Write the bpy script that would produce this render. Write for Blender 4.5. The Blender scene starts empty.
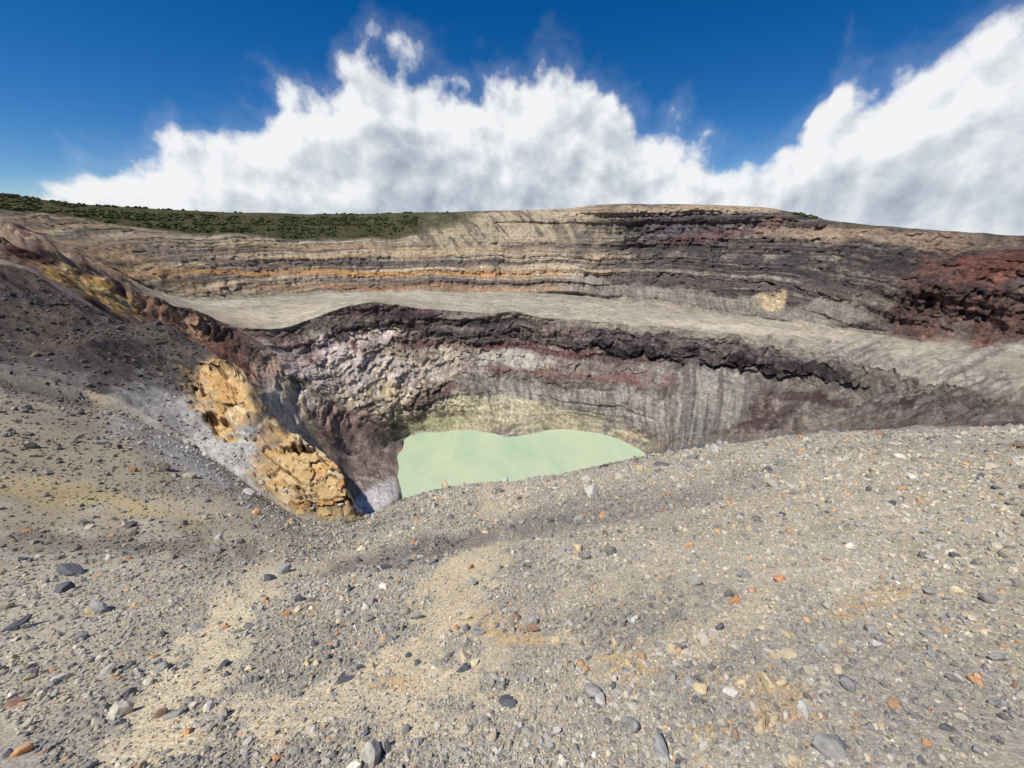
import bpy, numpy as np, math, time
T0=time.time()
rng=np.random.default_rng(7)
sc=bpy.context.scene
F=385.0; P=math.radians(22.1); SP,CP=math.sin(P),math.cos(P)
def survey(px,py):
    x=(px-512)/F; y=(384-py)/F
    Y=CP+y*SP; Z=-SP+y*CP
    return math.atan2(x,Y), Z/math.hypot(x,Y)
# ---------------- noise
def _h(i,j,k):
    n=(i*374761393+j*668265263+k*2147483647+k*1274126177)&0xffffffff
    n=((n^(n>>13))*1274126177)&0xffffffff
    n=((n^(n>>16))*2246822519)&0xffffffff
    return ((n^(n>>15))&0xffffff)/float(0xffffff)*2-1
def vn2(x,y,seed=0):
    xi=np.floor(x).astype(np.int64); yi=np.floor(y).astype(np.int64)
    fx=x-xi; fy=y-yi
    fx=fx*fx*fx*(fx*(fx*6-15)+10); fy=fy*fy*fy*(fy*(fy*6-15)+10)
    a=_h(xi,yi,seed);b=_h(xi+1,yi,seed);c=_h(xi,yi+1,seed);d=_h(xi+1,yi+1,seed)
    return (a*(1-fx)+b*fx)*(1-fy)+(c*(1-fx)+d*fx)*fy
def fbm(x,y,oct=4,seed=0,g=.5):
    s=0;a=1;t=0
    for o in range(oct):
        ca,sa=math.cos(o*1.1),math.sin(o*1.1)
        s=s+a*vn2((x*ca-y*sa)*2**o+o*17.3,(x*sa+y*ca)*2**o-o*9.1,seed+o); t+=a; a*=g
    return s/t*1.5
def sst(a,b,x):
    t=np.clip((x-a)/(b-a),0,1); return t*t*(3-2*t)
def cell(x,y,seed):
    xi=np.floor(x).astype(np.int64); yi=np.floor(y).astype(np.int64)
    d1=np.full(x.shape,9.);d2=np.full(x.shape,9.);v=np.zeros(x.shape);gx=np.zeros(x.shape)
    for a in (-1,0,1):
        for b in (-1,0,1):
            cx=xi+a;cy=yi+b
            px=cx+.5+.45*_h(cx,cy,seed);py=cy+.5+.45*_h(cx,cy,seed+1)
            d=np.hypot(x-px,y-py); m=d<d1
            d2=np.where(m,d1,np.minimum(d2,d)); v=np.where(m,_h(cx,cy,seed+2),v); gx=np.where(m,(x-px)*_h(cx,cy,seed+3)+(y-py)*_h(cx,cy,seed+4),gx); d1=np.where(m,d,d1)
    return d1,d2-d1,v,gx
# ---------------- surveyed terrain lines  (sight point, distance in metres)
LAKE=-150.0
def plane_t(deg,r,s): return ('t',math.radians(deg),-(s+1.7/r),r)
A=[plane_t(-120,30,-.2),plane_t(-90,34,.02),(0,386,34),(120,412,30),(200,450,26),(270,500,18),(300,518,15),(330,524,14),(350,523,13.5),(372,516,14),(386,509,14.5),(400,500,15),(430,491,15),(470,484,15.5),(520,481,16),(560,476,17),(600,468,18.5),(640,459,22),(680,450,26),(720,446,29),(760,441,32),(820,434,36),(880,430,36),(950,428,34),(1023,425,32),plane_t(90,32,0.0),plane_t(120,32,-.3),plane_t(179,32,-.55)]
B=[plane_t(-120,60,-.15),('t',math.radians(-90),-.02,64),(0,266,58),(30,271,57),(60,285,54),(120,311,50),(180,338,42),(222,362,33),(242,372,28),(256,392,25),(268,412,21.5),(300,436,18),(325,454,16.4),(345,476,15.0),(353,505,14.6),(372,521,15.2),(386,514,16),(400,507,16.5),(430,498,16.8),(470,491,18),(520,488,18.5),(560,483,20),(600,475,21.5),(640,466,25),(680,457,30),(720,452,33),(760,447,36),(820,440,41),(880,436,41),(950,434,39),(1023,431,37),plane_t(90,60,0.02),plane_t(120,60,-.3),plane_t(179,60,-.5)]
def ZK(px,z,r): return ('t',survey(px,460)[0],z/r,r)
N=[(0,292,120),(60,312,120),(120,347,120),(180,380,125),(240,420,140),(300,480,150),ZK(340,-136,165),ZK(370,-140,170),ZK(385,-145,171),ZK(394,-149,172),ZK(401,-157,172),ZK(656,-158,165),(690,480,160),(800,462,160),(900,447,150),(1023,441,110)]
def SL(px,py):
    a,t=survey(px,py); return ('t',a,t,LAKE/t)
S=[(0,276,160),(60,293,160),(120,326,165),(180,361,175),(240,395,190),(300,440,212),(350,455,232),(380,450,249),SL(397,443),SL(408,435),SL(425,430),SL(440,431),SL(455,428.5),SL(480,430),SL(495,432),SL(505,435),SL(520,434),SL(545,430),SL(575,429),SL(600,431),SL(622,438),SL(648,452),(672,455,217),(720,447,225),(800,440,220),(900,430,190),(1023,426,130)]
M=[(0,258,215),(60,278,215),(120,312,215),(180,345,220),(240,372,235),(300,402,250),(350,410,268),(400,402,283),(450,398,290),(500,400,291),(560,397,291),(620,400,287),(680,405,280),(740,408,270),(800,408,255),(860,410,238),(930,413,200),(1023,415,165)]
C1=[(0,246,245),(50,265,248),(100,290,250),(150,318,255),(190,335,262),(240,350,275),(310,352,305),(345,342,318),(375,340,325),(420,345,332),(500,348,335),(560,352,334),(640,362,330),(700,372,322),(760,380,312),(820,389,294),(860,396,273),(890,400,250),(950,405,212),(1023,409,180)]
C=[(0,236,262),(50,255,265),(100,275,270),(150,300,275),(190,316,285),(240,330,300),(280,331,315),(310,321,330),(345,308,340),(375,303,345),(420,310,350),(500,315,350),(560,320,350),(640,327,350),(700,333,345),(760,342,335),(820,354,315),(860,368,290),(890,380,265),(950,397,220),(1023,403,185)]
D=[(0,226,430),(60,248,430),(110,272,440),(150,292,450),(200,302,460),(250,298,490),(350,293,535),(450,292,560),(550,293,565),(620,300,550),(700,311,510),(760,319,480),(830,326,445),(880,334,400),(950,340,350),(1023,348,300)]
E=[(0,216,500),(60,232,510),(110,250,520),(200,272,540),(300,272,590),(400,268,610),(500,268,615),(560,270,605),(600,272,575),(640,270,610),(700,276,590),(760,282,560),(830,285,510),(870,300,450),(910,290,400),(950,280,380),(1023,285,330)]
K=[(0,212,530),(100,236,570),(200,250,600),(300,252,640),(400,250,665),(500,248,670),(560,248,655),(600,250,610),(640,250,670),(700,252,660),(760,254,640),(830,262,580),(880,272,500),(950,258,430),(1023,254,370)]
G=[(0,209,560),(100,223,610),(200,234,650),(300,240,700),(400,237,720),(450,228,730),(500,222,735),(560,216,725),(600,208,670),(640,209,715),(700,210,710),(770,214,690),(830,226,650),(880,230,600),(950,236,500),(1023,242,440)]
R=[(0,193,800),(50,200,820),(100,206,850),(200,211,880),(300,214,900),(400,213,880),(480,211,840),(560,209,780),(600,204,720),(650,204,760),(720,205,760),(770,208,750),(800,214,740),(830,221,720),(880,226,680),(930,229,620),(990,235,560),(1023,237,520)]
dense=np.radians(np.linspace(-72,72,1350))
coarse=np.radians(np.linspace(72,288,74))[1:-1]
AZ=np.concatenate([dense,coarse]); NC=len(AZ)
AZw=(AZ+np.pi)%(2*np.pi)-np.pi
def line(keys,sm=5):
    a=[];t=[];r=[]
    for k in keys:
        if k[0]=='t': a.append(k[1]);t.append(k[2]);r.append(k[3])
        else:
            aa,tt=survey(k[0],k[1]); a.append(aa);t.append(tt);r.append(k[2])
    o=np.argsort(a); a=np.array(a)[o];t=np.array(t)[o];r=np.array(r)[o]
    ti=np.interp(AZw,a,t,period=2*np.pi); ri=np.interp(AZw,a,r,period=2*np.pi)
    kx=np.arange(-3*sm,3*sm+1); kk=np.exp(-(kx/sm)**2/2); kk/=kk.sum()
    def smo(v):
        w=np.concatenate([v[-3*sm:],v,v[:3*sm]]); return np.convolve(w,kk,'valid')
    ti=smo(ti);ri=smo(ri)
    return ri,ri*ti
LN=[line(A),line(B,3),line(N,2),line(S,2),line(M),line(C1),line(C),line(D),line(E),line(K),line(G,4),line(R,4)]
Rr,Rz=LN[-1]
LN.append((Rr*1.15,Rz-25)); LN.append((Rr*3,Rz-500)); LN.append((Rr*0+30000,Rz*0-1700))
counts=[160,26,40,85,80,64,60,64,64,60,48,12,6,4]
rows_r=[];rows_z=[];rows_s=[]
rA,zA=LN[0]
n0=380
rows_r.append(np.full(NC,.02));rows_z.append(np.full(NC,-1.7));rows_s.append(0.0)
sl=(-zA-1.7)/rA
for i in range(n0):
    f=i/n0; rr=.35*(rA/.35)**f
    zc=-1.7-sl*rr
    zp=-1.7-(.62*np.cos(AZw)-.136*np.sin(AZw))*rr
    w_=sst(.12,.95,rr/rA)
    rows_r.append(rr); rows_z.append(zc*w_+zp*(1-w_)); rows_s.append(f)
for k,c in enumerate(counts):
    r0,z0=LN[k]; r1,z1=LN[k+1]
    for i in range(c):
        f=i/c
        rows_r.append(r0+(r1-r0)*f); rows_z.append(z0+(z1-z0)*f); rows_s.append(1+k+f)
rows_r.append(LN[-1][0]);rows_z.append(LN[-1][1]);rows_s.append(1+len(counts))
RR=np.array(rows_r);ZZ=np.array(rows_z);SS=np.array(rows_s)[:,None]*np.ones((1,NC))
def smrow(a,n):
    for _ in range(n):
        b=a.copy(); b[1:-1]=(a[:-2]+2*a[1:-1]+a[2:])/4; a=b
    return a
ZZ2=smrow(ZZ.copy(),6); RR2=smrow(RR.copy(),6)
keep=(np.abs(SS-11.98)<.25)|(SS<.9)|(np.abs(SS-4)<.3)|(np.abs(SS-7)<.2)|(np.abs(SS-8)<.2)
ZZ=np.where(keep,ZZ,ZZ2);RR=np.where(keep,RR,RR2)
NR=RR.shape[0]
AA=np.ones((NR,1))*AZ[None,:]
X=RR*np.sin(AA);Y=RR*np.cos(AA)
def project(X,Y,Z):
    d=Y*CP-Z*SP; u=Y*SP+Z*CP
    d=np.where(d>1e-3,d,1e-3)
    return 512+F*X/d, 384-F*u/d
PX,PY=project(X,Y,ZZ)
s=SS
def band(a,b,w=.12,q=None):
    q=s if q is None else q
    return sst(a-w,a+w,q)*(1-sst(b-w,b+w,q))
nA=fbm(X/45,Y/45,4,11); nB=fbm(X/9,Y/9,4,23); nC=fbm(X/1.6,Y/1.6,4,31)
nW=fbm(X/160,Y/160,3,41)
wob=fbm(PX/38,PY/22,5,77); wob2=fbm(PX/11,PY/8,4,99,.6); wob3=fbm(PX/4.5,PY/3.2,3,131,.6)
def blob(cx,cy,rx,ry,s0,s1,rot=0,soft=.35,nz=.55):
    dx=PX-cx;dy=PY-cy
    if rot:
        c_,s_=math.cos(math.radians(rot)),math.sin(math.radians(rot)); dx,dy=dx*c_+dy*s_,-dx*s_+dy*c_
    d=np.sqrt((dx/rx)**2+(dy/ry)**2)
    m=1-sst(1-soft,1+soft,d+nz*wob+nz*.6*wob2)
    return m*((s>=s0)&(s<=s1))
# ---------------- displacement
wall=np.maximum.reduce([band(8.1,12,.12)*1.0,band(4.5,7,.3)*.8])*(1-sst(11.6,12,s))
inner=(s<7.5)
zs=ZZ+np.where(inner,4,.9)*nW+np.where(inner,1.5,.5)*nA
ub_in=AA*290; ub_out=AA*600
strat=(vn2(zs/6.5,np.zeros_like(zs)+.5+nW*.3,3)*4+vn2(zs/2.4,np.zeros_like(zs)+.5,5)*2.4)
strat*=np.where(inner,.65,1.1)
uu=np.where(inner,ub_in/9,ub_out/17)
rib=1-np.abs(fbm(uu+1.2*nB*.3,zs/60,3,51)); rib=rib*np.where(inner,2.4,6)-np.where(inner,1.8,4)
rib2=(1-np.abs(fbm(uu*3.1,zs/35,2,57)))*np.where(inner,.8,2.2)
big=np.where(inner,5.0,10.0)*fbm(np.where(inner,ub_in/55,ub_out/95),zs/200,2,61)
mid_hi=band(9.6,11,.2)
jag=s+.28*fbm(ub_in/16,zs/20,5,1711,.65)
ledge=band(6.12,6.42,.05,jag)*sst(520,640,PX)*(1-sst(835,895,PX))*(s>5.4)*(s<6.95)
ua=np.where(inner,ub_in,ub_out)
crag=np.zeros_like(RR)
fansoft=np.clip(blob(700,404,90,34,3.8,6.1,-35)+blob(540,402,80,20,3.9,5.6,10)+blob(620,408,70,26,3.9,5.8),0,1)
talus=np.clip(blob(690,298,110,7,7.9,9.4,5)+blob(810,310,90,11,7.9,9.5,5)+blob(600,288,40,8,7.9,9.5,30)+blob(450,235,160,12,9,12,0),0,1)
for q_,(lm,am) in enumerate([(26,.14),(13,.2),(6.5,.24),(3.2,.26),(1.7,.26)]):
    l2=lm*np.where(inner,1,1.2)
    n_=1-2*np.abs(vn2(ua/l2+q_*7.7,zs/(l2*.75)+q_*3.1,1300+q_))
    crag+=n_*l2*am
d1,de,dv_,dg=cell(ua/np.where(inner,6.5,10)+nB*.5,zs/np.where(inner,5,6)+nA*.3,1500)
e1,ee,ev_,eg=cell(ua/np.where(inner,2.6,4)+nB*.5,zs/np.where(inner,2.1,2.8),1520)
block=(dv_*2.0+dg*3.0-1.2*(1-sst(0,.12,de))+ev_*.8+eg*1.4)*np.where(inner,1,1.3)
rightw=sst(600,660,PX)
rock_am=np.where(inner,.6,.38+.3*rightw)*(1-.9*np.clip(fansoft+talus,0,1))
rock_am*=1+.5*blob(385,372,90,45,4.3,6.8)
rhm=blob(975,292,92,46,7.9,12.2,-22,nz=.45)
dR=wall*(strat*(1+.4*mid_hi)-rib-rib2)+wall*big-wall*(crag*np.where(inner,.65,.8)+block*1.1)*rock_am*(1+.15*rhm)
dR-=ledge*(3.2+2.5*np.abs(vn2(ub_in/7,zs/9,63))+1.5*dv_)
dz=np.zeros_like(RR)
spc=np.clip(RR,.4,2000)*np.where(s<1,.0117,math.radians(144/1350)*1.0)
left=1-sst(330,380,PX)
ky=np.where(s<1,.016,np.where(s<7,.055,np.where(s<8,.016,.04)))
ky=np.where(s>12.3,.02,ky)
ky=np.where((s>=1)&(s<2),.016+.035*left,ky)
ky=np.where((s>=3)&(s<4),.03,ky)
lam=64.0;o=0
while lam>.1:
    w=sst(2.4,5.0,lam/spc)*(1-sst(.25,.7,lam/np.clip(RR,.3,None)))
    if w.max()>0:
        a_=.7+o*1.3; ca,sa=math.cos(a_),math.sin(a_)
        n_=vn2((X*ca-Y*sa)/lam+o*31.7,(X*sa+Y*ca)/lam+(zs/lam)*.6,100+o)
        n_=np.where((s>1)&(s<7.0),1-2.0*np.abs(n_),n_)
        dz+=w*ky*lam*n_
    lam/=2;o+=1
sil=np.minimum(1,np.abs(s-12)/.3)*.7+.3
dz*=np.where(s>11,sil,1)
inl=sst(398,408,PX)*(1-sst(640,652,PX))
shore=1-np.exp(-((s-4)/.12)**2)
dz*=1-inl*(1-shore)*.85
gul=fbm((PX+PY*2.2)/16,PY/50,4,1801,.6)
rsl=blob(900,385,190,44,4.2,8.0,8)
dz+=rsl*gul*2.6
lt=(1-sst(110,190,PX))*((s>=6.9)&(s<8.1))
dz+=lt*((1-2*np.abs(vn2(X/14,Y/14,2101)))*4+(1-2*np.abs(vn2(X/6,Y/6,2103)))*2)
# ochre crags along the gully edge: an upper crag and a lower bluff
och_u=blob(218,398,36,26,1.02,2.1,25,nz=.55); och_l=blob(312,482,46,44,1.02,2.15,45,nz=.4)
och=np.clip(och_u+och_l+.55*blob(268,442,16,16,1.3,2.1,38,nz=.7),0,1)
qx=PX+6*wob2; qy=PY+5*wob2
c1=cell(qx/26,qy/21,1460); c2=cell(qx/12+.3*c1[2],qy/10,1470); c3=cell(qx/5,qy/4.2,1480)
f_=c1[2]*.9+c1[3]*2.0+c2[2]*.28+c2[3]*.6+c3[3]*.08-.4*(1-sst(0,.1,c1[1]))
pits=sst(.30,.5,vn2(qx/24+3,qy/17+5,1420))*sst(-.6,.1,c2[2])
sc_o=np.clip(RR/20,.7,1.7)
dR+=och*(-f_*.24+pits*.9)*sc_o*(s<2.2)
dz+=och*(f_*.26)*sc_o*(s<2.2)
bk=band(1.25,2.0,.1)*left*(1-och)
bz=(ZZ*1.0+nB*.25)
dz+=bk*(vn2(bz/.9,AA*3,1450)*.3+c2[2]*.06+c1[3]*.16)*np.clip(RR/40,.4,1)
Z=ZZ+dz
Z=np.where((s>3.03)&(s<3.97)&(PX>403)&(PX<646),np.minimum(Z,-150.6),Z)
Rn=RR+dR
X=Rn*np.sin(AA);Y=Rn*np.cos(AA)
print('geom',time.time()-T0)
# ---------------- colours
def c(r,g,b,k=1.0):
    v=np.array([r,g,b])/255.; return np.where(v<=.04045,v/12.92,((v+.055)/1.055)**2.4)*k
COL=np.zeros((NR,NC,3))+c(150,140,122)
def put(m,col,st=1.0):
    global COL
    m=(np.clip(m,0,1)*st)[...,None]; COL=COL*(1-m)+np.asarray(col)*m
rowband=lambda a,b:((s>=a)&(s<b)).astype(float)
SAND=np.zeros((NR,NC))
def sand(m):
    global SAND
    SAND=np.maximum(SAND,m)
put(rowband(0,2),c(170,160,142))
put(sst(-.1,.5,nC)*rowband(0,1.1),c(152,145,133),.6)
put(sst(.1,.6,nB+.4*nC)*rowband(0,1.1),c(186,171,141),.5)
for b_,sd_ in [((450,605,120,26,-60,204,186,152),1),((370,700,170,34,-12,202,185,154),.9),((165,700,150,26,-48,210,193,159),1.1),((750,560,150,26,0,188,176,153),.5),((330,565,80,12,-12,186,171,145),.7),((640,660,110,18,-20,186,171,142),.3),((600,590,60,14,-15,190,177,150),.5),((80,500,120,14,4,180,162,124),.5),((880,520,90,10,4,184,172,148),.3)]:
    m_=blob(b_[0],b_[1],b_[2],b_[3],0,2,b_[4],nz=.8); put(m_,c(*b_[5:]),.8); sand(m_*sd_)
put(blob(430,548,110,11,0,2,-12),c(120,110,109),.75)
put(blob(600,516,90,8,0,2,-10),c(138,130,124),.5)
put(blob(640,500,160,12,0,2.2,-10),c(150,143,133),.6)
for q in [(780,705,50,20,30),(510,630,28,12,30),(390,682,20,9,0),(640,665,30,8,20),(880,600,40,8,-20),(700,730,26,8,10),(300,610,24,7,-20)]:
    put(blob(q[0],q[1],q[2],q[3],0,2,q[4],nz=.9),c(192,156,104),.5)
lft=(1-sst(300,350,PX))
put(blob(60,470,200,75,0,2,5)*lft,c(146,134,115),.8)
put(blob(110,500,150,13,0,2,8,nz=.8)*lft,c(178,158,114),.5)
put(blob(230,512,110,14,0,2,12)*lft,c(166,154,137),.6)
put(blob(70,545,140,12,0,2,2)*lft,c(112,102,97),.55)
put(rowband(1.02,2.2)*lft,c(90,83,80))
lay=vn2((PX*.42-PY)/7.0,PX/90,301); lay2=vn2((PX*.42-PY)/3.0,PX/60,303)
up=sst(1.06,1.25,s+.06*wob2)*lft*(s<2.3)
put(up,c(78,72,70))
put(up*sst(0,.4,lay),c(54,51,53),.8)
put(up*sst(.1,.4,lay2),c(104,92,84),.5)
put(up*sst(.1,.4,wob2),c(60,57,59),.5); put(up*sst(.2,.5,wob3),c(108,101,96),.35)
put(blob(30,388,70,12,.7,1.8,12)*lft,c(124,117,112),.85)
put(blob(60,418,60,10,.5,1.8,12)*lft,c(138,128,116),.6)
scree=blob(215,446,100,34,.3,1.95,22,nz=.3)*(1-och)
put(scree,c(170,167,162),.97); put(scree*sst(0,.4,wob2),c(134,133,132),.65); put(scree*sst(.05,.4,-wob3),c(198,195,190),.55)
put(blob(60,335,55,22,1.2,2,25),c(104,87,79),.5)
put(blob(25,264,50,12,1.2,2.2,10),c(92,74,68),.6)
put(och,c(208,178,130))
put(och*sst(-.1,.3,c1[2]),c(226,206,168),.75)
put(och*sst(.2,.6,c2[2]),c(200,150,92),.6)
put(och*sst(.15,.45,wob),c(190,172,150),.6)
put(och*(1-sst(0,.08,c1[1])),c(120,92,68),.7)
put(och*pits,c(78,62,52),.85)  # shade of the recessed hollows painted into the ochre colour
# crater inside
put(rowband(2,4.05),c(138,124,117))
put(rowband(4,7),c(150,136,126))
st=vn2(zs/3.6+.6*nA,nW*.8,401); st2=vn2(zs/1.5,nW*.6+3,403)
inn=rowband(4.2,7)
put(inn*sst(0,.25,st),c(116,95,90),.75)
put(inn*sst(0,.25,-st),c(172,158,143),.7)
put(inn*sst(.12,.35,st2),c(82,73,72),.6)
put(inn*sst(.1,.4,wob2)*(1-fansoft),c(106,92,86),.5)
put(inn*sst(.1,.4,-wob3)*(1-fansoft),c(190,174,158),.4)
put(inn*sst(.1,.4,ev_)*(1-fansoft),c(120,104,98),.4)
put(blob(330,352,90,14,4,7,-8),c(120,84,78),.75)
put(blob(450,335,120,8,5,7.05,4),c(82,74,77),.75)
put(blob(470,349,160,5,5,7,3),c(132,92,92),.7)
put(blob(520,358,120,4,5,7,4),c(180,168,155),.6)
put(blob(560,366,120,8,4,7,5),c(160,146,136),.6)
put(blob(640,379,110,5,4,7,6,nz=.8),c(140,98,91),.65)
put(blob(500,375,90,4,4,7,2,nz=.8),c(136,96,91),.6)
put(blob(450,392,60,5,4,7,0,nz=.8),c(130,102,97),.5)
fan=fbm(AA*290/3.4+zs/9.0,zs/14,4,411,.65)
put(fansoft,c(172,165,154),.92); put(fansoft*sst(-.1,.3,fan),c(122,114,108),.8)
put(blob(515,364,34,8,4,7),c(212,204,188),.8)
put(blob(375,385,66,42,4,6.3,-20),c(200,182,162),.85)
pc=blob(378,388,60,42,4,6.4,nz=.7)
put(pc*sst(-.1,.2,wob2),c(234,214,174),.85); put(pc*sst(.0,.25,-wob2),c(106,90,82),.75); put(pc*sst(.1,.35,wob3),c(240,226,206),.6)
put(blob(345,368,50,24,4,6.6,nz=.9),c(234,216,206),.8)
put(blob(305,352,50,9,4,6.7,-8,nz=.9),c(228,208,198),.65)
put(blob(440,370,44,8,4,6.5,0,nz=.9),c(208,194,178),.65)
yl=blob(460,414,66,13,3.95,5.6,nz=.8)
put(yl,c(212,200,164),.8)
put(yl*sst(.05,.3,wob2),c(124,109,98),.7); put(yl*sst(.1,.4,-wob3),c(230,220,192),.6)
put(blob(430,425,44,4,3.9,5.2),c(216,208,164),.8)
put(blob(550,420,60,7,3.9,5.2),c(208,193,164),.75)
put(band(3.97,4.16,.03)*sst(398,404,PX)*(1-sst(645,655,PX))*sst(-.5,.1,wob2),c(222,212,178),.8)
put(blob(640,437,20,5,3.9,5),c(208,184,150),.6)
put(blob(290,365,34,14,3,7,10),c(216,196,186),.8)
put(blob(280,412,28,54,2.1,7,-35),c(234,218,202),.92)
put(blob(306,420,9,46,2.1,7,-35),c(216,190,160),.6)
put(blob(262,372,20,14,2.1,7,-35),c(208,154,124),.5)
put(blob(345,428,30,22,2.3,6),c(146,112,106),.7)
lbk=blob(372,462,34,32,2.2,6,nz=.5)
put(lbk,c(168,146,136),.85); put(lbk*sst(0,.3,wob2),c(212,196,182),.7); put(lbk*sst(.05,.35,-wob3),c(124,100,94),.6)
put(blob(378,500,38,13,1.7,4,-38,nz=.2),c(246,238,236),.96)
put(blob(399,470,5,24,2.0,4.4,nz=.3),c(210,182,158),.7)
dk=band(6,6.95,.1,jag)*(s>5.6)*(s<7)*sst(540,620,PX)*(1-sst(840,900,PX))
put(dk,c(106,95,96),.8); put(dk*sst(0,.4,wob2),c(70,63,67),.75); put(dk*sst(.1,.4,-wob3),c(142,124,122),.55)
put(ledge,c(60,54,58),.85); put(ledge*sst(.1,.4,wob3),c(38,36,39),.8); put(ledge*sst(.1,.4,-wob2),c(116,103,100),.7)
put(band(6.8,6.99,.04)*sst(400,560,PX)*(1-sst(800,880,PX)),c(178,166,148),.6)
rs=np.clip(blob(900,398,170,26,3.8,6.95,4)*sst(740,860,PX),0,1)
put(rs,c(154,144,134),.92); put(rs*sst(0,.3,gul),c(112,101,96),.8); put(rs*sst(.1,.3,wob3),c(178,167,155),.5)
put(blob(835,376,44,6,5.8,7.0,14,nz=.9),c(58,53,57),.8)
for q in [(850,405,36,3,8),(905,412,26,3,0),(795,396,40,4,10),(760,420,30,4,-20)]:
    put(blob(q[0],q[1],q[2],q[3],3.8,6.7,q[4],nz=.9),c(98,80,78),.75)
put(blob(385,314,70,6,5.5,7.0,3),c(120,94,95),.8)
put(blob(440,320,90,3.5,6.3,7.0,4),c(70,64,68),.7)
li=(1-sst(235,275,PX))
put(rowband(2.1,7)*li,c(146,118,106)); put(rowband(2.1,7)*li*sst(0,.35,lay),c(98,78,73),.8)
put(rowband(2.1,7)*li*sst(.0,.35,lay2),c(182,158,136),.5)
oc2=blob(85,282,50,17,3,7.6,25,nz=.7)
put(oc2,c(222,178,112),.95); put(oc2*sst(0,.3,wob3),c(240,220,176),.7)
put(oc2*sst(.15,.4,-wob2),c(112,82,60),.75)
put(blob(185,325,60,6,5,7.3,28),c(200,158,126),.7)
put(blob(20,245,34,14,3,8,20),c(94,68,63),.9)
put(blob(225,360,26,10,3,7,35),c(140,96,86),.7)
put(blob(240,350,30,5,3,7.2,30),c(60,52,53),.7)
# terrace
tb=band(7,8.1,.02)
put(tb,c(168,158,140))
put(tb*sst(0,.4,nA),c(152,142,126),.55)
put(tb*sst(0,.4,-nA),c(184,173,152),.5)
put(tb*sst(.1,.4,fbm(X/14,Y/14,4,2001,.6)),c(138,128,115),.5)
put(tb*sst(.1,.4,fbm(X/5,Y/5,4,2011,.6)),c(190,180,160),.35)
put(band(7.75,8.15,.1)*sst(-.1,.3,wob2)*sst(400,560,PX),c(132,122,112),.5)
put(lt,c(156,134,116),.95); put(lt*sst(-.1,.2,wob2),c(104,84,77),.8); put(lt*sst(0,.3,lay2),c(182,150,120),.6)
tr=blob(890,376,150,34,6.97,8.1,10)+blob(970,398,100,34,5.8,8.1,0)
strk=fbm((PX+PY*2.2)/14,PY/40,5,431,.65); strk2=fbm((PX+PY*2.2)/5,PY/20,4,433,.65)
put(tr,c(160,150,137),.9); put(tr*sst(0,.3,strk),c(118,108,102),.75); put(tr*sst(.0,.3,strk2),c(184,173,157),.6); put(tr*sst(.1,.35,wob3),c(104,95,91),.5)
put(blob(760,330,100,4,7,8.0,5),c(196,184,164),.6)
put(blob(230,316,50,8,6.9,8.2),c(190,171,149),.6)
# outer wall
ow=rowband(8.1,12)
put(band(8.1,12,.02),c(164,149,128))
g1=vn2(zs/7+.2*nA,nW,501); g2=vn2(zs/2.8+.12*nA,nW*.7,503); g3=vn2(zs/1.4+.1*nA,nW*.7+5,505)
brk=sst(-.5,.3,wob2)*.5+.5
put(ow*sst(0,.3,g1),c(136,121,107),.7)
put(ow*sst(0.05,.35,-g1),c(192,174,146),.7)
put(ow*sst(.1,.3,g2)*brk,c(98,88,82),.7)
put(ow*sst(.25,.45,-g2),c(190,155,114),.55)
put(ow*sst(.15,.4,g3)*brk,c(106,96,89),.5); put(ow*sst(.15,.4,-g3)*brk,c(206,190,164),.5)
put(blob(330,273,250,2.6,8,12,0,nz=.4),c(206,154,98),.8)
put(blob(450,288,200,2.5,8,10,0,nz=.4),c(178,134,98),.6)
put(blob(300,246,240,2,8,12,1,nz=.4),c(194,164,124),.5)
put(blob(180,255,120,7,8,12,8),c(150,135,122),.5)
put(blob(130,262,60,10,8,12,12),c(190,160,122),.6)
put(blob(300,262,240,2.5,8,12,0,nz=.45),c(102,94,91),.7)
put(blob(380,281,220,2,8,12,0,nz=.45),c(112,101,95),.65)
ft=fbm(AA*600/9+zs/14,zs/30,4,511,.6)
up2=blob(500,228,120,15,8,12.1,-4)
put(up2,c(178,163,137),.9); put(up2*sst(0,.3,ft),c(118,105,93),.85)
rw=ow*sst(600,650,PX)
put(rw,c(132,121,112),.8); put(rw*sst(0,.3,g1),c(92,84,81),.8); put(rw*sst(.1,.3,g2)*brk,c(68,63,65),.8)
put(rw*sst(.25,.5,-g2),c(168,152,136),.65); put(rw*sst(.15,.4,g3)*brk,c(72,66,67),.5); put(rw*sst(.15,.4,-g3)*brk,c(178,165,149),.4)
put(rw*sst(.0,.3,wob3),c(78,71,72),.45); put(rw*sst(.1,.4,dv_),c(92,82,79),.4)
put(blob(680,230,90,11,9,12.1,0),c(106,99,102),.7); put(blob(680,230,90,11,9,12.1,0)*sst(0,.3,wob3),c(60,56,61),.7)
put(blob(730,232,60,5,9,12.1,-8),c(122,90,85),.6)
put(blob(770,226,26,5,9,12.1,-40),c(132,98,90),.6)
put(blob(700,209,110,4,10.5,12.5,0,nz=.2),c(190,168,138),.8)
put(blob(860,236,110,9,9,12.3,3),c(172,150,126),.8)
put(blob(800,262,160,7,8,12,3,nz=.8),c(74,69,72),.8)
put(blob(860,252,100,5,8,12,3,nz=.8),c(82,75,76),.7)
put(blob(760,284,150,6,8,12,3,nz=.8),c(92,83,83),.65)
put(talus*(s<9.5),c(160,150,137),.85)
put(talus*(s<9.5)*sst(0,.3,ft),c(122,112,105),.6)
put(blob(778,298,14,7,8,11,nz=1.0),c(220,196,154),.75)
put(blob(592,232,10,26,9,12.1,25),c(78,72,73),.6)
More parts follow.
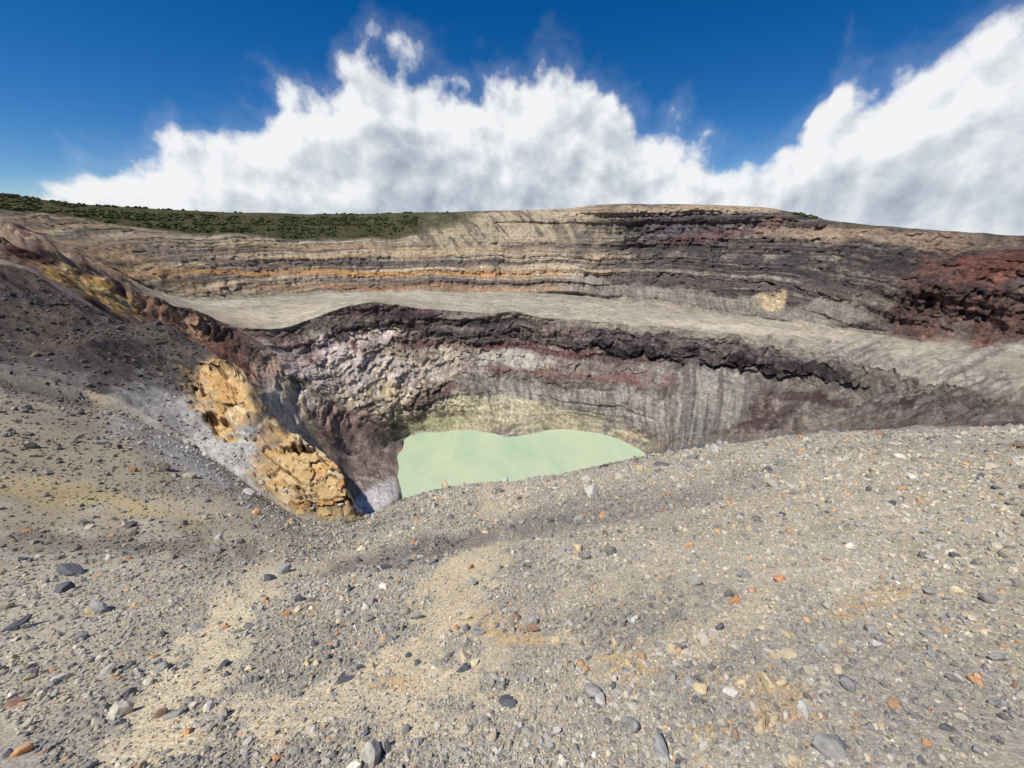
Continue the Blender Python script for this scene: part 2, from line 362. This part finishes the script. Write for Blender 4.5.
put(rhm,c(116,95,88),.95); put(rhm*sst(-.1,.2,wob2),c(76,67,65),.8); put(rhm*sst(.05,.3,-wob3),c(146,108,96),.65); put(rhm*sst(.15,.4,wob),c(156,140,128),.65); put(rhm*sst(.1,.5,dv_),c(74,66,66),.5)
put(blob(995,265,44,10,8,12.2,0,nz=.9),c(146,96,84),.6)
put(blob(990,330,40,8,7.8,12.2,0,nz=.9),c(140,106,95),.45)
put(blob(940,240,90,6,9,12.4,2),c(158,138,116),.6)
vg=band(10.98,14,.08)*(1-sst(400,500,PX+30*wob-40*(s-11.5)))
put(vg,c(62,66,44),.92); put(vg*sst(.1,.5,wob2),c(94,88,62),.5)
put(blob(805,213,26,5,10.9,13,12,nz=.2),c(62,66,44),.9)
put(blob(865,228,30,3,11,13,0),c(76,76,52),.7)
put(rowband(12.3,16),c(70,78,50))
mt=fbm(X/3+zs/2,Y/3,5,601,.7)
hf=fbm(ua/2.2,zs/1.8,3,611,.7)
COL*=np.clip(1+.28*mt*np.where(s<1,.5,1)+.16*nB*(s>1)+.24*hf*((s>4)&((s<7)|(s>8))),.45,1.55)[...,None]
print('cols',time.time()-T0)
# ---------------- mesh builders
def new_obj(name,me,mat=None,kind=None,label=None,cat=None):
    ob=bpy.data.objects.new(name,me); sc.collection.objects.link(ob)
    if mat: me.materials.append(mat)
    if kind: ob["kind"]=kind
    if label: ob["label"]=label
    if cat: ob["category"]=cat
    return ob
def mesh_np(name,V,Fc,smooth=False,col=None):
    me=bpy.data.meshes.new(name); k=Fc.shape[1]
    me.vertices.add(len(V)); me.vertices.foreach_set('co',np.ascontiguousarray(V,dtype=np.float32).ravel())
    me.loops.add(Fc.size); me.loops.foreach_set('vertex_index',np.ascontiguousarray(Fc,dtype=np.int32).ravel())
    me.polygons.add(len(Fc)); me.polygons.foreach_set('loop_start',np.arange(0,Fc.size,k,dtype=np.int32))
    me.update(calc_edges=True)
    me.polygons.foreach_set('use_smooth',np.full(len(Fc),smooth))
    if col is not None:
        at=me.color_attributes.new('Col','FLOAT_COLOR','POINT')
        cc=np.ones((len(V),4),dtype=np.float32); cc[:,:3]=col; at.data.foreach_set('color',cc.ravel())
    return me
def sheet(name,i0,i1,mat,label,cat,step=1):
    n=i1-i0+1
    Xs,Ys,Zs,Cs_=X[i0:i1+1,::step],Y[i0:i1+1,::step],Z[i0:i1+1,::step],COL[i0:i1+1,::step]
    nc=Xs.shape[1]
    V=np.stack([Xs,Ys,Zs],-1).reshape(-1,3)
    i=np.arange(n-1)[:,None]; j=np.arange(nc)[None,:]; j2=(j+1)%nc
    Fc=np.stack([i*nc+j,i*nc+j2,(i+1)*nc+j2,(i+1)*nc+j],-1).reshape(-1,4)[:, ::-1]
    me=mesh_np(name,V,Fc,True,Cs_.reshape(-1,3))
    return new_obj(name,me,mat,"structure",label,cat)
# ---------------- materials
def nt_new(name):
    m=bpy.data.materials.new(name); m.use_nodes=True; nt=m.node_tree; nt.nodes.clear()
    o=nt.nodes.new('ShaderNodeOutputMaterial'); b=nt.nodes.new('ShaderNodeBsdfPrincipled'); nt.links.new(b.outputs[0],o.inputs[0])
    b.inputs['Roughness'].default_value=.95
    b.inputs['Specular IOR Level'].default_value=.0
    return m,nt,b
def nd(nt,t,**kw):
    n=nt.nodes.new(t)
    for k,v in kw.items(): setattr(n,k,v)
    return n
def mathn(nt,op,a,b=None,c_=None,clamp=False):
    n=nt.nodes.new('ShaderNodeMath'); n.operation=op; n.use_clamp=clamp
    for i,v in enumerate((a,b,c_)):
        if v is None: continue
        if isinstance(v,(int,float)): n.inputs[i].default_value=v
        else: nt.links.new(v,n.inputs[i])
    return n.outputs[0]
def maprange(nt,v,a,b,c_,d,smooth=False):
    n=nt.nodes.new('ShaderNodeMapRange'); n.clamp=True
    if smooth: n.interpolation_type='SMOOTHSTEP'
    nt.links.new(v,n.inputs['Value'])
    for k,q in zip(('From Min','From Max','To Min','To Max'),(a,b,c_,d)): n.inputs[k].default_value=q
    return n.outputs[0]
def vscale(nt,col,f):
    n=nt.nodes.new('ShaderNodeVectorMath'); n.operation='SCALE'; nt.links.new(col,n.inputs[0]); nt.links.new(f,n.inputs['Scale']); return n.outputs[0]
def noise(nt,scale,det,rough,vec,dist=0):
    n1=nd(nt,'ShaderNodeTexNoise'); n1.inputs['Scale'].default_value=scale; n1.inputs['Detail'].default_value=det; n1.inputs['Roughness'].default_value=rough; n1.inputs['Distortion'].default_value=dist
    nt.links.new(vec,n1.inputs['Vector']); return n1.outputs[0]
def rockmat(name,near,sc_=.22,bd=2.2,lo=.55,hi=1.48,strata=True):
    m,nt,b=nt_new(name)
    at=nd(nt,'ShaderNodeAttribute',attribute_name='Col')
    geo=nd(nt,'ShaderNodeNewGeometry'); pos=geo.outputs['Position']
    if near:
        v1=nd(nt,'ShaderNodeTexVoronoi'); v1.inputs['Scale'].default_value=60; nt.links.new(pos,v1.inputs['Vector'])
        n1=noise(nt,16,7,.75,pos)
        s1=nd(nt,'ShaderNodeSeparateColor'); nt.links.new(v1.outputs['Color'],s1.inputs[0])
        f=mathn(nt,'MULTIPLY',maprange(nt,s1.outputs[0],0,1,.78,1.22),maprange(nt,n1,.3,.7,.74,1.26))
        nt.links.new(vscale(nt,at.outputs['Color'],f),b.inputs['Base Color'])
        h=mathn(nt,'ADD',mathn(nt,'MULTIPLY',v1.outputs['Distance'],-1.0),mathn(nt,'MULTIPLY',n1,.5))
        bp=nd(nt,'ShaderNodeBump'); bp.inputs['Strength'].default_value=.45; bp.inputs['Distance'].default_value=.007
    else:
        n1=noise(nt,sc_,7,.8,pos)
        f=maprange(nt,n1,.34,.66,lo,hi); h=n1
        if strata:
            mp=nd(nt,'ShaderNodeMapping'); mp.inputs['Scale'].default_value=(.02,.02,.7); nt.links.new(pos,mp.inputs['Vector'])
            n2=noise(nt,1,4,.65,mp.outputs[0],.3)
            f=mathn(nt,'MULTIPLY',f,maprange(nt,n2,.38,.62,.86,1.16))
            h=mathn(nt,'ADD',n1,mathn(nt,'MULTIPLY',n2,.25))
        nt.links.new(vscale(nt,at.outputs['Color'],f),b.inputs['Base Color'])
        bp=nd(nt,'ShaderNodeBump'); bp.inputs['Strength'].default_value=1.0; bp.inputs['Distance'].default_value=bd
    nt.links.new(h,bp.inputs['Height']); nt.links.new(bp.outputs[0],b.inputs['Normal'])
    return m
m_near=rockmat('gravel_ground',True); m_far=rockmat('volcanic_rock',False,.5,2.8,.52,1.52)
iA=1+n0; iB=iA+counts[0]; iC=iA+sum(counts[:6])
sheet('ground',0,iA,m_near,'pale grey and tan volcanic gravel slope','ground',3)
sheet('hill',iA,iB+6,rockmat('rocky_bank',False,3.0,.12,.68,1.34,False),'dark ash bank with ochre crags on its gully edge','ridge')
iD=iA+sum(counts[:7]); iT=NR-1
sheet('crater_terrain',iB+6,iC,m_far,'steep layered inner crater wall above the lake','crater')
sheet('terrace_ground',iC,iD,rockmat('terrace_gravel',False,.3,1.0,.72,1.3,False),'flat pale terrace of the old crater floor','terrace')
sheet('outer_hills',iD,iT,m_far,'banded outer crater wall and rim','crater rim')
# ---------------- lake
th=np.linspace(0,2*np.pi,120,endpoint=False)
V=np.stack([20+180*np.cos(th),225+75*np.sin(th),np.full(120,LAKE)],-1)
me=mesh_np('water',V,np.arange(120)[None,:],False)
m,nt,b=nt_new('lake_water'); geo=nd(nt,'ShaderNodeNewGeometry')
mp=nd(nt,'ShaderNodeMapping'); mp.inputs['Scale'].default_value=(.035,.02,.02); mp.inputs['Rotation'].default_value=(0,0,.9); nt.links.new(geo.outputs['Position'],mp.inputs['Vector'])
cr=nd(nt,'ShaderNodeValToRGB'); nt.links.new(noise(nt,1,9,.62,mp.outputs[0],.6),cr.inputs[0])
e=cr.color_ramp.elements; e[0].position=.3; e[0].color=(*c(172,196,164,.82),1); e[1].position=.75; e[1].color=(*c(210,212,174,.82),1)
x_=e.new(.5); x_.color=(*c(190,206,172,.82),1)
nt.links.new(cr.outputs[0],b.inputs['Base Color']); b.inputs['Roughness'].default_value=.35; b.inputs['Specular IOR Level'].default_value=.25
bp=nd(nt,'ShaderNodeBump'); bp.inputs['Strength'].default_value=.25; bp.inputs['Distance'].default_value=.1; nt.links.new(noise(nt,1.2,4,.5,geo.outputs['Position']),bp.inputs['Height']); nt.links.new(bp.outputs[0],b.inputs['Normal'])
new_obj('water',me,m,'structure','milky pale green crater lake','lake')
# ---------------- stones
import bmesh
def ico(sub):
    bm=bmesh.new(); bmesh.ops.create_icosphere(bm,subdivisions=sub,radius=1)
    V=np.array([v.co[:] for v in bm.verts]); Fc=np.array([[v.index for v in f.verts] for f in bm.faces]); bm.free(); return V,Fc
def rockshape(sub,seed,npl=9):
    r=np.random.default_rng(seed); V,Fc=ico(sub)
    n=r.normal(size=(npl,3)); n/=np.linalg.norm(n,axis=1)[:,None]; h=r.uniform(.38,.85,npl)
    d=V@n.T; rad=np.where(d>.05,h[None]/np.maximum(d,.05),9).min(1); rad=np.minimum(rad,1.1)
    rad*=1+r.normal(size=len(V))*.02
    V=V*rad[:,None]*np.array([1.1,r.uniform(.65,1.),r.uniform(.55,.85)])
    return V,Fc
def gpos(row,col):
    i=np.floor(row).astype(int); j=np.floor(col).astype(int); fi=row-i; fj=col-j
    out=[]
    for Q in (X,Y,Z):
        out.append((Q[i,j]*(1-fj)+Q[i,j+1]*fj)*(1-fi)+(Q[i+1,j]*(1-fj)+Q[i+1,j+1]*fj)*fi)
    return np.stack(out,-1)
def rotm(n,r):
    q=r.normal(size=(n,4)); q[:,1:3]*=.35; q/=np.linalg.norm(q,axis=1)[:,None]
    w,x,y,z=q.T
    return np.stack([1-2*(y*y+z*z),2*(x*y-z*w),2*(x*z+y*w),2*(x*y+z*w),1-2*(x*x+z*z),2*(y*z-x*w),2*(x*z-y*w),2*(y*z+x*w),1-2*(x*x+y*y)],-1).reshape(n,3,3)
pal=np.array([c(172,167,157),c(152,149,144),c(184,175,157),c(130,129,130),c(98,98,102),c(192,175,145),c(198,152,108),c(214,206,190),c(154,119,97)])
pp=np.array([.23,.21,.17,.15,.08,.10,.025,.035,.013])
def scatter(n,sub,size,r0,r1,nv=14,seed=1,sig=.45,sd=1.0,thr=-.35):
    r=np.random.default_rng(seed)
    row=r.uniform(r0,r1,n); col=r.uniform(60,1290,n)
    pos=gpos(row,col)
    ri=row.astype(int);ci=col.astype(int)
    den=nC[ri,ci]*.7+nB[ri,ci]*.6-sd*1.5*SAND[ri,ci]
    dist=np.linalg.norm(pos,axis=1)
    kp=(den+r.uniform(-.9,.9,n)>thr)
    kp&=(och[ri,ci]<.2)|(r.uniform(0,1,n)<.1)
    pos=pos[kp];dist=dist[kp];n=len(pos);gc=COL[ri,ci][kp]; oo=((och+scree)[ri,ci][kp]>.2)[:,None]
    d=size*dist**.85*np.exp(r.normal(size=n)*sig)/2
    R3=rotm(n,r); ch=r.choice(len(pal),n,p=pp/pp.sum()); cc=pal[ch]*r.uniform(.72,1.22,(n,1))
    g=gc.mean(1,keepdims=True); cc=cc*.75+gc*.25; cc=cc*np.clip(g/.34,.4,1.08)
    cc=np.where(oo,gc*r.uniform(.65,1.3,(n,1)),cc)
    Vs=[];Fs=[];Cs=[];off=0; which=r.integers(0,nv,n)
    for k in range(nv):
        V,Fc=rockshape(sub,1000+seed*50+k); q=which==k; m_=q.sum()
        if m_==0: continue
        W=np.einsum('nij,vj->nvi',R3[q],V)*d[q][:,None,None]
        W+=pos[q][:,None,:]; W[:,:,2]+=d[q][:,None]*.18
        Vs.append(W.reshape(-1,3)); Fs.append((Fc[None]+(np.arange(m_)*len(V))[:,None,None]+off).reshape(-1,3)); off+=m_*len(V)
        Cs.append(np.repeat(cc[q],len(V),0))
    return np.concatenate(Vs),np.concatenate(Fs),np.concatenate(Cs)
parts=[scatter(42000,2,.0082,5,iA-1,seed=1,sig=.5,sd=1.1,thr=-.5),scatter(165000,1,.0054,5,iA+2,seed=2,sig=.42,sd=.6,thr=-.75),scatter(2400,2,.0160,60,iA-1,seed=3,sig=.35,sd=.9,thr=-.2),scatter(14000,1,.008,iA,iB-2,seed=4,sig=.5)]
Vs=[];Fs=[];Cs=[];off=0
for V,Fc,Cc in parts: Vs.append(V);Fs.append(Fc+off);Cs.append(Cc);off+=len(V)
def stonemat(name,objcol,scl=22,bd=.01):
    m,nt,b=nt_new(name)
    geo=nd(nt,'ShaderNodeNewGeometry')
    n1=noise(nt,scl,5,.7,geo.outputs['Position'])
    if objcol: src=nd(nt,'ShaderNodeObjectInfo').outputs['Color']
    else: src=nd(nt,'ShaderNodeAttribute',attribute_name='Col').outputs['Color']
    nt.links.new(vscale(nt,src,maprange(nt,n1,.3,.7,.68,1.3)),b.inputs['Base Color'])
    bp=nd(nt,'ShaderNodeBump'); bp.inputs['Strength'].default_value=.6; bp.inputs['Distance'].default_value=bd
    nt.links.new(n1,bp.inputs['Height']); nt.links.new(bp.outputs[0],b.inputs['Normal'])
    return m
me=mesh_np('gravel',np.concatenate(Vs),np.concatenate(Fs),False,np.concatenate(Cs))
new_obj('gravel',me,stonemat('loose_gravel',False),'stuff','loose grey and tan volcanic gravel scattered on slope','gravel')
print('gravel',time.time()-T0)
m_st=stonemat('stone_surface',True)
rocks=[]
for k in range(14):
    V,Fc=rockshape(3,500+k,10)
    V=V*(1+.06*fbm(V[:,0]*2+V[:,2]*1.7+k*9,V[:,1]*2+V[:,2],3,700+k))[:,None]
    me=mesh_np('rock',V,Fc,False); me.materials.append(m_st); rocks.append(me)
PXr,PYr=project(X[:iB],Y[:iB],Z[:iB])
def place(px,py,lim=1e9):
    d=(PXr-px)**2+(PYr-py)**2; i,j=np.unravel_index(np.argmin(d),d.shape)
    if d[i,j]>lim: return None
    return np.array([X[i,j],Y[i,j],Z[i,j]])
tones={'dark grey':c(98,98,102),'grey':c(146,144,140),'pale grey':c(190,185,175),'orange brown':c(194,148,108),'tan':c(192,174,140),'reddish brown':c(142,114,100)}
items=[]
ex=[(75,572,18,'dark grey'),(20,628,15,'dark grey'),(100,612,15,'grey'),(66,590,13,'dark grey'),(592,496,26,'pale grey'),(580,518,9,'orange brown'),(602,517,12,'orange brown'),(735,603,16,'orange brown'),(660,752,22,'grey'),(770,690,22,'tan'),(702,453,18,'dark grey'),(674,459,28,'grey'),(684,455,18,'dark grey'),(650,463,20,'grey'),(662,466,14,'dark grey'),(692,459,14,'grey'),(714,452,14,'pale grey'),(640,470,12,'tan'),(780,466,18,'grey'),(768,471,10,'dark grey'),(825,436,16,'grey'),(975,682,12,'orange brown'),(505,484,14,'pale grey'),(500,492,14,'grey'),(285,572,14,'grey'),(270,580,12,'dark grey'),(830,752,20,'grey'),(14,705,10,'reddish brown'),(345,680,11,'dark grey'),(250,494,14,'pale grey'),(445,487,17,'tan'),(620,478,12,'pale grey'),(720,446,12,'grey'),(160,716,9,'reddish brown'),(555,642,10,'tan'),(880,640,10,'grey'),(802,712,14,'pale grey'),(760,728,16,'tan'),(700,690,13,'tan'),(930,560,9,'pale grey'),(300,600,10,'dark grey')]
for px,py,w,t in ex: items.append((place(px,py),w,t))
rg3=np.random.default_rng(99)
names=list(tones); pr=[.18,.38,.20,.06,.15,.03]
while len(items)<280:
    px=rg3.uniform(3,1020); py=rg3.uniform(430,764)
    p=place(px,py,16)
    if p is None: continue
    if np.hypot(p[0],p[1])>38: continue
    w=min(6.5+rg3.exponential(3.0),15)
    edge=1-.35*abs(px-512)/512
    items.append((p,w*edge*(.8+.2*(py-400)/360),names[rg3.choice(6,p=pr)]))
for n_,(p,w,t) in enumerate(items):
    ob=bpy.data.objects.new('rock' if n_==0 else 'rock.%03d'%n_,rocks[n_%14]); sc.collection.objects.link(ob)
    d=np.linalg.norm(p)*w/F/2*.95
    d=min(d,.8)
    ob.location=(p[0],p[1],p[2]+d*.25); ob.scale=(d,d*rg3.uniform(.8,1.1),d*rg3.uniform(.8,1.1))
    ob.rotation_euler=(rg3.uniform(-.3,.3),rg3.uniform(-.3,.3),rg3.uniform(0,6.28))
    cc=tones[t]*rg3.uniform(.85,1.12); ob.color=(*cc,1)
    ob['label']='angular %s volcanic rock lying on the gravel slope'%t; ob['category']='rock'; ob['group']='rocks strewn on the gravel slope'
# ---------------- rim vegetation
iG=iA+sum(counts[:10]); iRm=iG+counts[10]
r=np.random.default_rng(5); n=16000
row=r.uniform(iG-2,iRm+3,n); col=r.uniform(150,1200,n)
ri=row.astype(int);ci=col.astype(int)
gm=(COL[ri,ci,1]>COL[ri,ci,0]*.98)
pos=gpos(row[gm],col[gm]); n=len(pos)
V,Fc=ico(1); sz=r.uniform(.8,2.2,n)
W=V[None]*sz[:,None,None]*(1+r.normal(size=(n,len(V),1))*.22)*np.array([1.2,1.2,.8]); W+=pos[:,None,:]; W[:,:,2]+=.4*sz[:,None]
cc=np.array([c(56,66,42),c(72,79,50),c(46,54,36),c(96,93,62)])[r.integers(0,4,n)]
me=mesh_np('vegetation',W.reshape(-1,3),(Fc[None]+(np.arange(n)*len(V))[:,None,None]).reshape(-1,3),False,np.repeat(cc,len(V),0))
new_obj('vegetation',me,stonemat('scrub_leaves',False,2,.2),'stuff','low dark green scrub covering the crater rim','vegetation')
# ---------------- world
SUN_EL=math.radians(60); SUN_AZ=math.radians(-120)
sd=(math.sin(SUN_AZ)*math.cos(SUN_EL),math.cos(SUN_AZ)*math.cos(SUN_EL),math.sin(SUN_EL))
w=bpy.data.worlds.new('World'); sc.world=w; w.use_nodes=True; nt=w.node_tree; nt.nodes.clear()
w.cycles.sampling_method='MANUAL'; w.cycles.sample_map_resolution=256
out=nt.nodes.new('ShaderNodeOutputWorld')
sky=nd(nt,'ShaderNodeTexSky',sky_type='NISHITA'); sky.sun_disc=False; sky.sun_elevation=SUN_EL; sky.sun_rotation=SUN_AZ; sky.altitude=2300; sky.air_density=1.0; sky.dust_density=.2; sky.ozone_density=4.0
hs=nd(nt,'ShaderNodeHueSaturation'); hs.inputs['Hue'].default_value=.506; hs.inputs['Saturation'].default_value=1.38; nt.links.new(sky.outputs[0],hs.inputs['Color'])
bg=nd(nt,'ShaderNodeBackground'); bg.inputs['Strength'].default_value=.092; nt.links.new(hs.outputs[0],bg.inputs[0])
tc=nd(nt,'ShaderNodeTexCoord'); DIR=tc.outputs['Generated']
tops=[(-120,168),(0,170),(60,162),(100,146),(140,124),(165,98),(185,112),(205,108),(245,104),(260,84),(272,54),(300,38),(328,48),(345,26),(370,16),(392,24),(425,44),(470,64),(500,56),(540,40),(565,54),(610,74),(640,98),(664,116),(690,134),(715,144),(745,138),(775,128),(800,110),(816,80),(840,48),(870,38),(900,52),(945,32),(985,14),(1023,-6),(1100,-20)]
kt=[(survey(a,b_)) for a,b_ in tops]; kt=[(math.degrees(a),math.degrees(math.atan(t))) for a,t in kt]; kt.sort()
grp=bpy.data.node_groups.new('cloud_density','ShaderNodeTree')
grp.interface.new_socket('V',in_out='INPUT',socket_type='NodeSocketVector'); grp.interface.new_socket('D',in_out='OUTPUT',socket_type='NodeSocketFloat')
gi=grp.nodes.new('NodeGroupInput'); go=grp.nodes.new('NodeGroupOutput')
vn=nd(grp,'ShaderNodeVectorMath',operation='NORMALIZE'); grp.links.new(gi.outputs[0],vn.inputs[0])
dn=nd(grp,'ShaderNodeTexNoise'); dn.inputs['Scale'].default_value=8; dn.inputs['Detail'].default_value=3; grp.links.new(vn.outputs[0],dn.inputs['Vector'])
dv=nd(grp,'ShaderNodeVectorMath',operation='MULTIPLY_ADD'); grp.links.new(dn.outputs['Color'],dv.inputs[0]); dv.inputs[1].default_value=(.09,.09,.09)
ad=nd(grp,'ShaderNodeVectorMath',operation='ADD'); ad.inputs[1].default_value=(-.045,-.045,-.045); grp.links.new(vn.outputs[0],ad.inputs[0]); grp.links.new(ad.outputs[0],dv.inputs[2])
sx=nd(grp,'ShaderNodeSeparateXYZ'); grp.links.new(dv.outputs[0],sx.inputs[0])
az=mathn(grp,'ARCTAN2',sx.outputs[0],sx.outputs[1]); el=mathn(grp,'MULTIPLY',mathn(grp,'ARCSINE',sx.outputs[2]),180/math.pi)
u=maprange(grp,az,math.radians(-60),math.radians(60),0,1)
fc=nd(grp,'ShaderNodeFloatCurve'); grp.links.new(u,fc.inputs['Value'])
cv=fc.mapping.curves[0]; pts=[((a+60)/120,max(0,min(1,e_/40))) for a,e_ in kt]; pts=[p for p in pts if 0.0<p[0]<1.0]
cv.points[0].location=(0,pts[0][1]); cv.points[1].location=(1,pts[-1][1])
for p in pts: cv.points.new(*p)
for p in cv.points: p.handle_type='VECTOR'
fc.mapping.update()
top=mathn(grp,'MULTIPLY',fc.outputs[0],40.0)
base=mathn(grp,'DIVIDE',mathn(grp,'SUBTRACT',top,el),4.8)
base=mathn(grp,'MINIMUM',base,1.6)
n1=noise(grp,6.5,10,.6,vn.outputs[0])
vo=nd(grp,'ShaderNodeTexVoronoi',feature='F1'); vo.inputs['Scale'].default_value=13; vo.inputs['Detail'].default_value=1.5; vo.inputs['Roughness'].default_value=.5; grp.links.new(dv.outputs[0],vo.inputs['Vector'])
nn=mathn(grp,'MULTIPLY',mathn(grp,'SUBTRACT',n1,.5),3.0)
vv=mathn(grp,'MULTIPLY',mathn(grp,'SUBTRACT',.52,vo.outputs['Distance']),.6)
grp.links.new(mathn(grp,'ADD',base,mathn(grp,'ADD',nn,vv)),go.inputs[0])
g1n=nd(nt,'ShaderNodeGroup'); g1n.node_tree=grp; nt.links.new(DIR,g1n.inputs[0])
of=nd(nt,'ShaderNodeVectorMath',operation='ADD'); of.inputs[1].default_value=(-.02,0,.028); nt.links.new(DIR,of.inputs[0])
g2n=nd(nt,'ShaderNodeGroup'); g2n.node_tree=grp; nt.links.new(of.outputs[0],g2n.inputs[0])
a1=maprange(nt,g1n.outputs[0],-.05,.6,0,1,True)
a2=mathn(nt,'MULTIPLY',maprange(nt,g1n.outputs[0],-.6,.4,0,1,True),.13)
alpha=mathn(nt,'MAXIMUM',a1,a2)
grad=mathn(nt,'SUBTRACT',g1n.outputs[0],g2n.outputs[0])
lit=maprange(nt,grad,-.6,.85,0,1,False)
thick=maprange(nt,g1n.outputs[0],.6,2.2,0,1)
big_n=noise(nt,4.5,5,.55,DIR)
shade=mathn(nt,'SUBTRACT',mathn(nt,'MULTIPLY_ADD',lit,.85,.32),mathn(nt,'MULTIPLY',thick,.14))
shade=mathn(nt,'ADD',shade,maprange(nt,big_n,.35,.65,-.22,.16))
cmix=nd(nt,'ShaderNodeValToRGB'); nt.links.new(shade,cmix.inputs[0])
e=cmix.color_ramp.elements; e[0].position=.10; e[0].color=(.34,.39,.48,1); e[1].position=.88; e[1].color=(.92,.93,.95,1)
x_=e.new(.5); x_.color=(.60,.65,.72,1)
bg2=nd(nt,'ShaderNodeBackground'); bg2.inputs['Strength'].default_value=.97; nt.links.new(cmix.outputs[0],bg2.inputs[0])
mx=nd(nt,'ShaderNodeMixShader'); nt.links.new(alpha,mx.inputs[0]); nt.links.new(bg.outputs[0],mx.inputs[1]); nt.links.new(bg2.outputs[0],mx.inputs[2]); nt.links.new(mx.outputs[0],out.inputs[0])
# ---------------- sun, camera
from mathutils import Vector
L=bpy.data.lights.new('sun','SUN'); L.energy=5.0; L.angle=math.radians(.5); L.color=(1,.965,.91)
so=bpy.data.objects.new('sun',L); sc.collection.objects.link(so); so.rotation_euler=Vector(sd).to_track_quat('Z','Y').to_euler()
cam=bpy.data.cameras.new('camera'); cam.sensor_width=36; cam.lens=36*F/1024; cam.clip_start=.05; cam.clip_end=60000
co=bpy.data.objects.new('camera',cam); sc.collection.objects.link(co); co.rotation_euler=(math.pi/2-P,0,0); sc.camera=co
sc.view_settings.view_transform='Standard'; sc.view_settings.look='None'; sc.view_settings.exposure=0
print('done',time.time()-T0)
